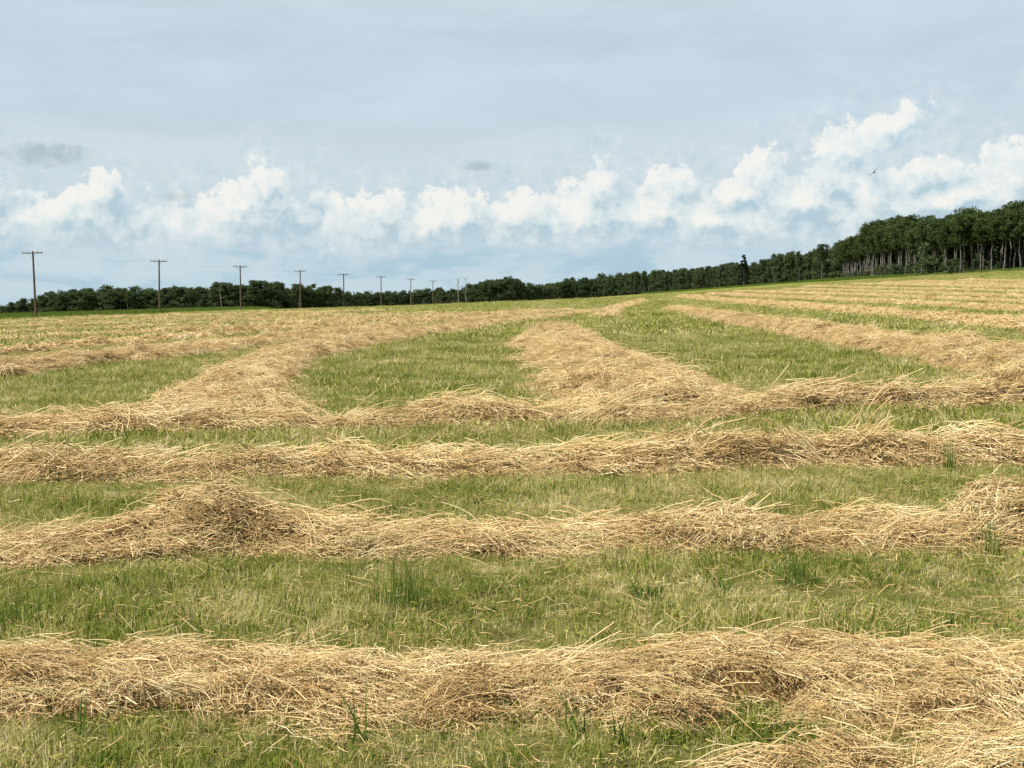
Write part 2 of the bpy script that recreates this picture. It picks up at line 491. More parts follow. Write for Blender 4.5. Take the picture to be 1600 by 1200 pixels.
def carrier(name, P, rot, scl, vid, group, parent=None, **props):
    me = bpy.data.meshes.new(name)
    n = len(P)
    me.vertices.add(n); me.vertices.foreach_set('co', np.ascontiguousarray(P, np.float32).ravel())
    a = me.attributes.new('rot', 'FLOAT_VECTOR', 'POINT'); a.data.foreach_set('vector', np.ascontiguousarray(rot, np.float32).ravel())
    a = me.attributes.new('scl', 'FLOAT_VECTOR', 'POINT'); a.data.foreach_set('vector', np.ascontiguousarray(scl, np.float32).ravel())
    a = me.attributes.new('vid', 'INT', 'POINT'); a.data.foreach_set('value', np.ascontiguousarray(vid, np.int32))
    me.update()
    o = obj(name, me, parent, **props)
    md = o.modifiers.new('scatter', 'NODES'); md.node_group = group
    return o

def euler_of(X, Z):
    """XYZ euler angles of frames with x axis X and z axis near Z (arrays n,3)"""
    X = X / np.linalg.norm(X, axis=1, keepdims=True)
    Y = np.cross(Z, X); Y /= np.linalg.norm(Y, axis=1, keepdims=True)
    Z = np.cross(X, Y)
    ry = -np.arcsin(np.clip(X[:, 2], -1, 1))
    rz = np.arctan2(X[:, 1], X[:, 0])
    rx = np.arctan2(Y[:, 2], Z[:, 2])
    return np.stack([rx, ry, rz], 1)

# ------------------------------------------------------------------ ground sheet
def build_ground():
    rr = np.concatenate([np.geomspace(1.5, 60, 190), np.geomspace(61.5, 3500, 130)])
    tt = np.concatenate([np.linspace(-R(32), R(32), 261), np.linspace(R(32), 2 * math.pi - R(32), 60)[1:-1]])
    nt = len(tt)
    Rg, Tg = np.meshgrid(rr, tt, indexing='ij')
    X = (Rg * np.sin(Tg)); Y = Rg * np.cos(Tg)
    Z = ground(X, Y)
    V = np.stack([X, Y, Z], -1).reshape(-1, 3)
    V = np.vstack([V, [[0, 0, float(ground(0, 0))]]])
    idx = np.arange(len(rr) * nt).reshape(len(rr), nt)
    a = idx[:-1]; b = np.roll(idx, -1, 1)[:-1]; c = np.roll(idx, -1, 1)[1:]; d = idx[1:]
    Fq = np.stack([a, d, c, b], -1).reshape(-1, 4)
    me = mesh('field_ground', V, Fq, M_GROUND, smooth=True)
    obj('field_ground', me, kind='structure', label='mown green hay field rising towards the wood')
build_ground()

# ------------------------------------------------------------------ windrows: centre lines laid on the ground
def hay_hole(x, y):
    return fbm(x / .62, y / .45, 404, 3)

class Row:
    def __init__(self, ctrl, seed, label, step, level):
        """ctrl: (photo x, photo y of the ground under the crown, half width m, height m)"""
        pts = np.array([list(unproject(x, y)[:2]) + [w, h] for x, y, w, h in ctrl])
        d = np.concatenate([[0], np.cumsum(np.hypot(*np.diff(pts[:, :2], axis=0).T))])
        n = max(8, int(d[-1] / step))
        s = np.linspace(0, d[-1], n)
        # smooth (Catmull-Rom by repeated averaging of a fine linear interpolation)
        Q = np.stack([np.interp(s, d, pts[:, i]) for i in range(4)], 1)
        k = max(3, int((.025, .07, .08)[level] * n) | 1)
        pad = np.pad(Q, ((k // 2, k // 2), (0, 0)), mode='reflect', reflect_type='odd')
        ker = np.hanning(k + 2)[1:-1]; ker /= ker.sum()
        Q = np.stack([np.convolve(pad[:, i], ker, 'valid') for i in range(4)], 1)
        self.s, self.P, self.w, self.h = s, Q[:, :2], np.maximum(Q[:, 2], .05) * (.86, .92, .9)[level], np.maximum(Q[:, 3], .02) * (.74, .8, 1.0)[level]
        wob = np.stack([fbm(s / 2.5, s * 0 + 3, seed + 50, 3), fbm(s / 2.5, s * 0 + 9, seed + 60, 3)], 1)
        self.P = self.P + wob * 0.45 * np.clip(self.w[:, None], .3, 1.2)
        T = np.gradient(self.P, axis=0); T /= np.linalg.norm(T, axis=1, keepdims=True) + 1e-9
        self.T, self.N = T, np.stack([-T[:, 1], T[:, 0]], 1)
        self.seed, self.label, self.level = seed, label, level
    def surf(self, si, t):
        """world point on the hay for fractional station index si and lateral t (-1..1)"""
        f = lambda a: np.stack([np.interp(si, np.arange(len(a)), a[:, j]) for j in range(a.shape[1])], 1)
        g = lambda a: np.interp(si, np.arange(len(a)), a)
        s = g(self.s); P = f(self.P); N = f(self.N); w = g(self.w); h = g(self.h)
        sd = self.seed
        we = w * (1 + (.55, .8, .55)[self.level] * fbm(s / (0.9, 1.4, 1.2)[self.level], np.sign(t) * 3 + 7, sd, 3))
        X = P + N * (t * we)[:, None]
        prof = np.clip(1 - np.abs(t) ** 2.2, 0, 1) ** 0.75
        k = 1.0 if self.level == 0 else 1.9
        lump = 1 + 1.2 * fbm(s / 0.8, t * we / 0.7, sd + 10, 3) + (1.5, 2.1, 1.5)[self.level] * fbm(s / (.28 * k), t * we / (.20 * k), sd + 20, 2)
        H = h * prof * np.clip(lump, 0.05, 2.3)
        if self.level == 0: H = H * (.12 + .88 * sstep(hay_hole(X[:, 0], X[:, 1]), -.24, -.10)) - .05 * (1 - sstep(hay_hole(X[:, 0], X[:, 1]), -.24, -.15))
        return np.column_stack([X, ground(X[:, 0], X[:, 1]) + H]), H, we

ROWS = []
def row(ctrl, seed, label, step=0.05, level=0):
    ROWS.append(Row(ctrl, seed, label, step, level))

# four rows round the end of the field, across the view
row([(-160, 1076, 0.444, 0.137), (150, 1074, 0.459, 0.149), (420, 1078, 0.444, 0.117), (640, 1092, 0.407, 0.069), (820, 1084, 0.37, 0.099), (1000, 1082, 0.429, 0.117), (1180, 1080, 0.459, 0.166), (1380, 1084, 0.532, 0.137), (1560, 1082, 0.592, 0.157), (1760, 1082, 0.629, 0.157)], 11, 'nearest windrow of dry hay crossing the bottom of the field', 0.04, 0)
row([(1110, 1231, 0.108, 0.019), (1270, 1218, 0.203, 0.038), (1450, 1196, 0.284, 0.062), (1650, 1178, 0.31, 0.062), (1910, 1156, 0.338, 0.067)], 23, 'loose spread of hay in the bottom right corner below the nearest windrow', 0.04, 0)
row([(-160, 862, 0.364, 0.052), (60, 864, 0.4, 0.077), (200, 858, 0.4, 0.122), (290, 854, 0.436, 0.314), (350, 852, 0.451, 0.454), (410, 852, 0.421, 0.268), (480, 852, 0.4, 0.098), (620, 854, 0.364, 0.077), (800, 850, 0.364, 0.052), (960, 848, 0.364, 0.064), (1080, 846, 0.364, 0.156), (1140, 845, 0.364, 0.19), (1200, 845, 0.334, 0.098), (1300, 845, 0.334, 0.052), (1400, 844, 0.364, 0.167), (1490, 844, 0.349, 0.098), (1590, 838, 0.4, 0.376), (1760, 834, 0.4, 0.376)], 37,
    'second windrow back, with a tall tangled heap at its left', 0.05, 0)
row([(-160, 749, 0.484, 0.121), (60, 745, 0.484, 0.144), (170, 743, 0.469, 0.144), (290, 743, 0.352, 0.05), (420, 738, 0.391, 0.121), (600, 739, 0.376, 0.064), (800, 737, 0.36, 0.064), (980, 733, 0.376, 0.121), (1130, 728, 0.43, 0.234), (1220, 726, 0.328, 0.076), (1310, 722, 0.406, 0.268), (1430, 720, 0.36, 0.144), (1600, 715, 0.376, 0.121), (1760, 711, 0.376, 0.121)], 41, 'third windrow back, a low crossing band of pale straw', 0.06, 0)
row([(-160, 692, 0.484, 0.127), (0, 684, 0.468, 0.127), (160, 676, 0.444, 0.149), (330, 669, 0.404, 0.149), (480, 668, 0.339, 0.08), (600, 665, 0.291, 0.05), (720, 659, 0.371, 0.209), (840, 660, 0.307, 0.056), (1000, 656, 0.371, 0.103), (1110, 651, 0.363, 0.08), (1150, 648, 0.275, 0.05), (1230, 642, 0.404, 0.173), (1320, 638, 0.444, 0.29), (1440, 636, 0.339, 0.103), (1560, 630, 0.444, 0.266), (1760, 620, 0.444, 0.29)], 53, 'fourth windrow back, where the lengthwise rows end', 0.07, 0)
# lengthwise rows running away from the camera
row([(1015, 646, 1.325, 0.164), (985, 618, 1.325, 0.237), (940, 588, 1.193, 0.268), (898, 560, 1.149, 0.297), (872, 540, 1.105, 0.357), (862, 527, 0.972, 0.341), (866, 517, 0.707, 0.111)], 61, 'broad windrow up the middle with a blunt humped far end', 0.10, 1)
row([(946, 497, 0.56, 0.084), (951, 490, 0.616, 0.143), (964, 483, 0.616, 0.143), (986, 476, 0.616, 0.143), (1004, 471, 0.616, 0.126)], 67, 'short far stretch of windrow beyond the humped middle one', 0.25, 2)
row([(330, 658, 0.866, 0.143), (345, 631, 0.866, 0.195), (375, 603, 0.83, 0.221), (420, 576, 0.794, 0.234), (490, 554, 0.83, 0.26), (580, 534, 0.669, 0.182), (740, 511, 0.518, 0.104), (860, 497, 0.471, 0.098), (940, 487, 0.471, 0.091)], 71,
    'long windrow curving from the lower left in towards the middle', 0.10, 1)
row([(1760, 616, 0.95, 0.3), (1600, 586, 0.95, 0.32), (1450, 558, 0.92, 0.32), (1300, 530, 0.9, 0.3), (1180, 509, 0.85, 0.28), (1090, 492, 0.8, 0.24), (1052, 483, 0.7, 0.14)], 73,
    'thick windrow sweeping down from the middle to the right edge', 0.10, 1)
row([(-160, 606, 0.75, 0.2), (0, 586, 0.75, 0.22), (160, 569, 0.75, 0.22), (330, 550, 0.75, 0.2), (480, 530, 0.7, 0.18), (640, 511, 0.65, 0.16), (790, 498, 0.6, 0.14), (890, 487, 0.6, 0.12)], 79,
    'windrow entering at the left edge, next beyond the long curved one', 0.14, 1)
far_l = [[(-160, 566), (0, 554), (200, 539), (400, 522), (600, 506), (760, 495), (850, 488)],
         [(-160, 540), (0, 534), (200, 524), (400, 512), (600, 500), (720, 493)],
         [(-160, 526), (0, 522), (200, 514), (400, 505), (600, 496), (680, 491)],
         [(-160, 517), (0, 513), (200, 507), (400, 500), (560, 493)],
         [(-160, 511), (0, 508), (200, 503), (400, 496), (500, 492)],
         [(-160, 506), (0, 503.5), (200, 499), (380, 494)],
         [(120, 499), (260, 496), (400, 492.5), (560, 488.5)],
         [(180, 496), (320, 493), (450, 490), (600, 486.5)]]
names_l = ['third', 'fourth', 'fifth', 'sixth', 'seventh', 'eighth', 'ninth', 'farthest']
for i, c in enumerate(far_l):
    row([(x, y, (.58, .52, .5, .5, .5, .45, .55, .55)[i], (.12, .10, .08, .07, .06, .05, .09, .09)[i]) for x, y in c], 83 + 4 * i, names_l[i] + ' of the receding windrows on the left, counted from the near side', 0.25 if i < 2 else 0.35, 2)
far_r = [[(1760, 530), (1600, 513), (1450, 499), (1320, 488), (1210, 478), (1120, 470), (1062, 465)],
         [(1760, 496), (1600, 487), (1450, 478), (1300, 470), (1200, 465), (1110, 460)],
         [(1760, 480), (1600, 474), (1450, 467), (1300, 461), (1210, 458), (1150, 456)],
         [(1760, 470), (1600, 465), (1450, 459), (1320, 455), (1230, 453)],
         [(1760, 462), (1600, 457), (1450, 453), (1340, 450), (1260, 448)],
         [(1760, 455), (1600, 451), (1460, 447), (1330, 445)],
         [(1760, 450.5), (1600, 447.5), (1480, 444.5), (1380, 442)],
         [(1760, 446.5), (1600, 443.8), (1500, 441.5), (1420, 440)],
         [(1760, 442), (1620, 440), (1500, 438)]]
names_r = ['second', 'third', 'fourth', 'fifth', 'sixth', 'seventh', 'eighth', 'ninth', 'farthest']
for i, c in enumerate(far_r):
    row([(x, y, (.95, .8, .75, .7, .65, .6, .55, .5, .5)[i], (.19, .14, .10, .07, .06, .05, .045, .04, .04)[i]) for x, y in c], 131 + 4 * i, names_r[i] + ' windrow up the rising slope on the right, counted from the near side', 0.25 if i < 2 else 0.4, 2)
stub = [(1000, 482, 1017, 468), (1075, 470, 1040, 463)]

def row_mesh(r):
    nt = (41, 25, 13)[r.level]
    n = len(r.s)
    t = np.linspace(-1, 1, nt)
    SI, TT = np.meshgrid(np.arange(n), t, indexing='ij')
    V, H, _ = r.surf(SI.ravel().astype(float), TT.ravel())
    V[:, 2] -= 0.025 + 0.07 * sstep(np.abs(TT.ravel()), .62, .95)
    if r.level == 0: V[:, 2] -= 0.09 * (1 - sstep(hay_hole(V[:, 0], V[:, 1]), -.2, .0))
    idx = np.arange(n * nt).reshape(n, nt)
    Fq = np.stack([idx[:-1, :-1], idx[1:, :-1], idx[1:, 1:], idx[:-1, 1:]], -1).reshape(-1, 4)
    return mesh('hay_mat', V, Fq, M_MOUND, smooth=True)

# ---- hay pieces
def hay_strands(rng, n, spread, l0, l1, rad, align, zj, curl, k=5, lift=0.0, rlo=0.0, rhi=1.0):
    p0 = np.column_stack([rng.uniform(-spread, spread, n), rng.uniform(-spread, spread, n), rng.uniform(-zj * .5, zj, n)])
    a = rng.normal(0, align, n) + (rng.random(n) < .5) * math.pi
    e = rng.normal(lift, 0.16 + lift * .5, n)
    L = rng.uniform(l0, l1, n)
    s = np.linspace(-.5, .5, k)[None, :, None] * L[:, None, None]
    d = np.column_stack([np.cos(a) * np.cos(e), np.sin(a) * np.cos(e), np.sin(e)])[:, None, :]
    q = np.linspace(-1, 1, k)[None, :, None] ** 2
    side = rng.normal(0, curl, (n, 1, 3)) * L[:, None, None]
    side[..., 2] = -np.abs(side[..., 2]) * .7
    C = p0[:, None, :] + s * d + q * side
    kink = rng.normal(0, curl * .35, (n, k, 3)) * L[:, None, None] * .35
    C = C + kink
    if lift: C[..., 2] += (L * .4)[:, None] * np.maximum(e, 0)[:, None]
    rr = rng.uniform(.6, 1.25, n)[:, None] * rad * np.linspace(1.0, .65, k)[None, :]
    return strands(C, rr, rng.uniform(rlo, rhi, n))

def hay_group(level):
    src = []
    for i in range(6):
        rng = np.random.default_rng(100 * level + i)
        if level == 0:
            parts = [hay_strands(rng, 16, .17, .12, .40, .0027, .6, .045, .12, 6, 0.02, .6, 1.0),
                     hay_strands(rng, 26, .17, .08, .26, .0020, .8, .04, .14, 5, 0, .35, .95),
                     hay_strands(rng, 80, .17, .03, .12, .0019, 1.2, .04, .2, 4, .05, .1, .8),
                     hay_strands(rng, 24, .17, .05, .18, .0022, 1.0, .035, .14, 4, 0, .0, .6),
                     hay_strands(rng, 34, .17, .015, .05, .0042, 2.0, .04, .3, 3, .1, .1, .85)]
        elif level == 1:
            parts = [hay_strands(rng, 30, .26, .16, .5, .0042, .6, .07, .10, 5, 0, .4, 1.0),
                     hay_strands(rng, 60, .26, .08, .24, .0042, 1.2, .06, .15, 4, .1, .05, .8)]
        else:
            parts = [hay_strands(rng, 40, .3, .25, .6, .011, .9, .08, .10, 4, .05, .35, 1.0),
                     hay_strands(rng, 34, .3, .12, .35, .012, 1.2, .07, .13, 4, .1, .1, .8)]
        src.append(source('hay_clump', merge(parts), M_STRAW))
    for i in range(4):                                   # wisps: bundles of long stems swept the same way
        rng = np.random.default_rng(700 + 100 * level + i)
        k = (1, 1.7, 2.2)[level]
        a = hay_strands(rng, 16, .07 * k, .22 * k, .5 * k, (.0025, .0044, .011)[level], .2, .035 * k, .08, 7, .06, .5, 1.0)
        V = a[0]; V[:, 2] += .05 * k - .9 / k * (V[:, 0] ** 2); V[:, 1] += (.5 if i % 2 else -.5) / k * V[:, 0] ** 2
        src.append(source('hay_wisp', a, M_STRAW))
    for i in range(4):                                   # long loose stems standing out of the heap
        rng = np.random.default_rng(900 + 100 * level + i)
        k = (1, 1.6, 3.0)[level]
        parts = [hay_strands(rng, 4, .12 * k, .16, .42 * (1 + .15 * level), (.0026, .0044, .013)[level], .9, .03, .17, 7, .30, .7, 1.0)]
        src.append(source('hay_stem', merge(parts), M_STRAW))
    return scatter_group('hay_scatter_%d' % level, src)
HAY = [hay_group(l) for l in range(3)]

def straw_on(r, parent):
    rng = np.random.default_rng(r.seed)
    ds = r.s[1] - r.s[0]
    area = float((2 * r.w * ds).sum())
    n = int(area * (150, 52, 15.0)[r.level])
    ns = int(area * (26, 13, 1.2)[r.level])
    N = n + ns
    pw = np.cumsum(r.w); pw /= pw[-1]
    si = np.interp(rng.random(N), np.concatenate([[0], pw]), np.arange(len(pw) + 1)) * (len(r.s) - 1) / len(r.s)
    t = rng.uniform(-1.3, 1.3, N)
    P, H, we = r.surf(si, t)
    e = 0.35 / ds * .1
    Pa, _, _ = r.surf(np.clip(si + .05 / ds, 0, len(r.s) - 1), t)
    Pb, _, _ = r.surf(si, np.clip(t + .05 / we, -1.3, 1.3))
    X = Pa - P; X[np.linalg.norm(X, axis=1) < 1e-5] = (1, 0, 0)
    Yv = Pb - P
    Z = np.cross(X, Yv); Z /= np.linalg.norm(Z, axis=1, keepdims=True) + 1e-9
    Z[Z[:, 2] < 0] *= -1
    Z = Z + np.array([0, 0, .9])
    Z /= np.linalg.norm(Z, axis=1, keepdims=True)
    X = X / np.linalg.norm(X, axis=1, keepdims=True)
    X[:, 2] *= .6
    # flow: strands lie along the row, swirling in patches
    swirl = 3.4 * fbm(P[:, 0] / .8, P[:, 1] / .8, r.seed + 3, 2) + rng.normal(0, .35, N)
    Y0 = np.cross(Z, X)
    X2 = X * np.cos(swirl)[:, None] + Y0 * np.sin(swirl)[:, None]
    rot = euler_of(X2, Z)
    sc = rng.uniform(.75, 1.3, N) * (np.clip(P[:, 1] / 8.0, .74, 1.6) if r.level == 0 else 1.0)
    # ragged rims: drop part of the hay towards the edge, and open holes
    keep = rng.random(N) > (np.clip((np.abs(t) - .7) / .6, 0, 1) ** .7 * .97)
    keep |= H > .05
    if r.level == 0: keep &= hay_hole(P[:, 0], P[:, 1]) > rng.uniform(-.31, -.26, N)
    near_a = P[:, 1] < 6.6
    keep &= ~((np.arange(N) >= n) & near_a & (rng.random(N) < .45))
    vid = np.where(np.arange(N) < n, rng.integers(0, 6, N), rng.choice([6, 7, 8, 9, 6, 7, 8, 9, 10, 11, 12, 13], N))
    scl = np.column_stack([sc, sc, sc])
    P[:, 2] += 0.004
    return carrier('straw', P[keep], rot[keep], scl[keep], vid[keep], HAY[r.level], parent, kind='stuff')

for r in ROWS:
    root = obj('hay_windrow', None)
    root['label'] = r.label; root['category'] = 'windrow'; root['group'] = 'hay windrows on the mown field'
    m0 = r.P[len(r.P) // 2]
    root.location = (0, 0, 0)
    obj('hay_mat', row_mesh(r), root)
    straw_on(r, root)

# where is hay? (keeps the grass from growing through the rows)
ALLP = np.concatenate([r.P[::max(1, int(.3 / (r.s[1] - r.s[0])))] for r in ROWS])
ALLW = np.concatenate([r.w[::max(1, int(.3 / (r.s[1] - r.s[0])))] for r in ROWS])
def hay_dist(x, y):
    """distance to the nearest row centre divided by its half width"""
    out = np.full(len(x), 99.0)
    for i in range(0, len(x), 4000):
        q = np.hypot(x[i:i + 4000, None] - ALLP[None, :, 0], y[i:i + 4000, None] - ALLP[None, :, 1]) / ALLW[None]
        out[i:i + 4000] = q.min(1)
    return out

# ------------------------------------------------------------------ grass
def blades(rng, n, spread, h0, h1, w, bend=.45, k=4, rlo=0., rhi=1., flatk=.0):
    p0 = np.column_stack([rng.normal(0, spread * .55, n), rng.normal(0, spread * .55, n), np.full(n, -.012)])
    a = rng.uniform(0, 2 * math.pi, n); L = rng.uniform(h0, h1, n)
    lean = np.abs(rng.normal(0, bend, n)) + flatk * rng.random(n)
    s = np.linspace(0, 1, k)[None, :]
    th = lean[:, None] * (.35 + s * 1.0)
    dl = L[:, None] / (k - 1)
    hx = np.cumsum(np.sin(th) * dl, 1) - np.sin(th[:, :1]) * dl
    hz = np.cumsum(np.cos(th) * dl, 1) - np.cos(th[:, :1]) * dl
    C = p0[:, None, :] + np.stack([hx * np.cos(a)[:, None], hx * np.sin(a)[:, None], hz], -1)
    rr = rng.uniform(.6, 1.2, n)[:, None] * w * .5 * np.array([1.0] + list(np.linspace(1.0, .12, k - 1)))[None, :]
    return strands(C, rr, rng.uniform(rlo, rhi, n), flat=True)

def grass_group(name, spec, mat=None, nv=6):
    src = []
    for i in range(nv):
        rng = np.random.default_rng(500 + i + len(name) * 13)
        src.append(source('grass_tuft', merge([blades(rng, *a[0], **a[1]) for a in spec]), mat or M_GRASS))
    return scatter_group(name, src)

G_NEAR = grass_group('grass_near', [((13, .10, .04, .11, .0048), dict(bend=.6)), ((5, .10, .07, .14, .0042), dict(bend=.95, rhi=.7)), ((24, .12, .03, .10, .0046), dict(bend=1.5, rlo=.4)), ((9, .10, .03, .085, .0040), dict(bend=.15, rlo=.65)), ((14, .11, .02, .055, .012), dict(bend=1.1, rhi=.5))])
G_MID = grass_group('grass_middle', [((30, .26, .05, .13, .010), dict(bend=.7, k=3)), ((16, .26, .04, .12, .009), dict(bend=.3, k=3, rlo=.55)), ((8, .26, .10, .19, .008), dict(bend=.8, k=3, rhi=.7))])
G_FAR = grass_group('grass_distant', [((70, .8, .08, .18, .030), dict(bend=.6, k=3, rlo=.1, rhi=.95))])
G_VERGE = grass_group('grass_verge', [((60, .7, .3, .75, .035), dict(bend=.4, k=3, rlo=.1, rhi=.9))], M_TALL)

def grass(name, y0, y1, dens, group, label, smin, smax, seed, fall=0.0, half=.47, mask=True, smap=None):
    rng = np.random.default_rng(seed)
    area = half * (y1 * y1 - y0 * y0)
    n = int(area * dens)
    if fall:      # density falls as y^-fall
        u = rng.random(int(n)); e = 2 - fall
        y = (y0 ** e + u * (y1 ** e - y0 ** e)) ** (1 / e)
    else:
        y = np.sqrt(rng.uniform(y0 * y0, y1 * y1, n))
    x = rng.uniform(-half, half, n) * y
    if mask:
        q = hay_dist(x, y)
        keep = q > rng.uniform(.6, 1.0, n)
        keep |= (q > .3) & (rng.random(n) < .05)
        keep |= (hay_hole(x, y) < -.20) & (y < 20)
        bare = fbm(x / .7, y / .7, 77, 3)
        keep &= ~((bare > .24) & (rng.random(n) < .2))
        x, y = x[keep], y[keep]
    n = len(x)
    patch = np.clip(1 + 1.4 * fbm(x / 1.0, y / 1.0, 31, 3), .62, 1.6)
    sc = rng.uniform(smin, smax, n) * patch
    P = np.column_stack([x, y, ground(x, y)])
    rot = np.column_stack([rng.normal(0, .1, n), rng.normal(0, .1, n), rng.uniform(0, 2 * math.pi, n)])
    scl = np.column_stack([sc, sc, sc * rng.uniform(.42, .95, n)])
    return carrier(name, P, rot, scl, rng.integers(0, 6, n), group, label=label, category='grass', kind='stuff')

grass('stubble_grass', 3.6, 13.0, 175, G_NEAR, 'short cut green grass between the nearest hay rows', .6, 1.4, 1)
grass('stubble_grass', 13.0, 46.0, 30, G_MID, 'mown green grass between the lengthwise hay rows', .8, 1.3, 2, .6)
grass('stubble_grass', 46.0, 260.0, 1.1, G_FAR, 'far mown green grass on the open field', .8, 1.3, 3, .7)

# ------------------------------------------------------------------ taller plants that stand out in the foreground
def plant(name, px, py, seed, n, h0, h1, w, spread, label, cat, bend=.3, mat=None, rlo=0., rhi=1.):
    p = unproject(px, py)
    rng = np.random.default_rng(seed)
    V, Fq, r = blades(rng, n, spread, h0, h1, w, bend=bend, k=7, rlo=rlo, rhi=rhi)
    return obj(name, mesh(name, V, Fq, mat or M_TALL, r), None, p, label=label, category=cat)

plant('grass_clump', 632, 948, 3, 120, .14, .40, .006, .13, 'tall upright green grass clump in the strip behind the nearest windrow', 'grass clump', .3)
plant('grass_clump', 1245, 912, 4, 90, .12, .26, .007, .12, 'lush blue-green grass clump just below the second windrow', 'grass clump', .6)
plant('grass_clump', 40, 975, 5, 120, .10, .22, .006, .2, 'dark green leafy clump at the left edge behind the nearest windrow', 'grass clump', .7)
plant('grass_clump', 1545, 870, 6, 60, .16, .34, .005, .06, 'slim upright green clump at the right edge below the second windrow', 'grass clump', .16)
plant('grass_clump', 1485, 738, 7, 60, .18, .36, .006, .07, 'small dark green clump against the third windrow at the right', 'grass clump', .15)

for x, y, sd, lb in ((968, 1168, 11, 'dark broad-bladed grass stalk bending over at the bottom edge'), (560, 1158, 12, 'small broad-bladed shoot at the front foot of the nearest windrow'), (118, 1150, 13, 'leafy green shoot at the bottom left, against the nearest windrow'),
                     (905, 1150, 14, 'short leafy shoot left of the bending stalk')):
    plant('grass_shoot', x, y, sd, 7, .10, .26, .009, .03, lb, 'grass shoot', .6, None, 0., .45)
plant('leafy_weed', 1010, 935, 15, 70, .05, .14, .012, .10, 'low bright green leafy patch in the middle of the strip behind the nearest windrow', 'weed', .9, None, 0., .8)
plant('leafy_weed', 1130, 925, 16, 60, .05, .13, .011, .08, 'low bluish green leafy patch below the second windrow', 'weed', 1.0, None, 0., .6)

# ------------------------------------------------------------------ loose straw scattered over the grass
def loose():
    src = []
    for i in range(6):
        rng = np.random.default_rng(1500 + i)
        src.append(source('loose_stem', merge([hay_strands(rng, 1, .14, .08, .24, .0016, 3.0, .03, .03, 5, .1, .3, .85), hay_strands(rng, 12, .22, .02, .09, .0019, 3.0, .04, .06, 4, .1, .1, .8)]), M_STRAW))
    g = scatter_group('loose_straw_scatter', src)
    rng = np.random.default_rng(8)
    n = 3600
    y = np.sqrt(rng.uniform(3.8 ** 2, 17.0 ** 2, n)); x = rng.uniform(-.46, .46, n) * y
    q = hay_dist(x, y)
    keep = rng.random(n) < np.clip(1.2 - .3 * q, .3, 1)
    x, y = x[keep], y[keep]; n = len(x)
    P = np.column_stack([x, y, ground(x, y) + rng.uniform(.01, .06, n)])
    rot = np.column_stack([rng.normal(0, .2, n), rng.normal(0, .2, n), rng.uniform(0, 6.28, n)])
    s = rng.uniform(.8, 1.3, n)
    carrier('loose_straw', P, rot, np.column_stack([s, s, s]), rng.integers(0, 6, n), g, label='loose straw stems lying over the cut grass', category='straw', kind='stuff')
loose()

# ------------------------------------------------------------------ trees
def leaves(rng, centres, radii, per, size):
    n = len(centres) * per
    c = np.repeat(centres, per, 0); rr = np.repeat(radii, per)
    d = rng.normal(size=(n, 3)); d /= np.linalg.norm(d, axis=1, keepdims=True)
    p = c + d * (rr * rng.random(n) ** .45)[:, None] * np.array([1, 1, .8])
    a = rng.normal(size=(n, 3)); a /= np.linalg.norm(a, axis=1, keepdims=True)
    b = np.cross(a, rng.normal(size=(n, 3))); b /= np.linalg.norm(b, axis=1, keepdims=True)
    s = (size * rng.uniform(.55, 1.3, n))[:, None]
    V = np.stack([p - a * s, p - b * s * .6, p + a * s, p + b * s * .6], 1).reshape(-1, 3)
    Fq = np.arange(n * 4).reshape(n, 4)
    cl = np.repeat(rng.random(len(centres)), per)
    r = np.clip(cl * .5 + rng.random(n) * .5, 0, 1)
    return V, Fq, np.repeat(r, 4)

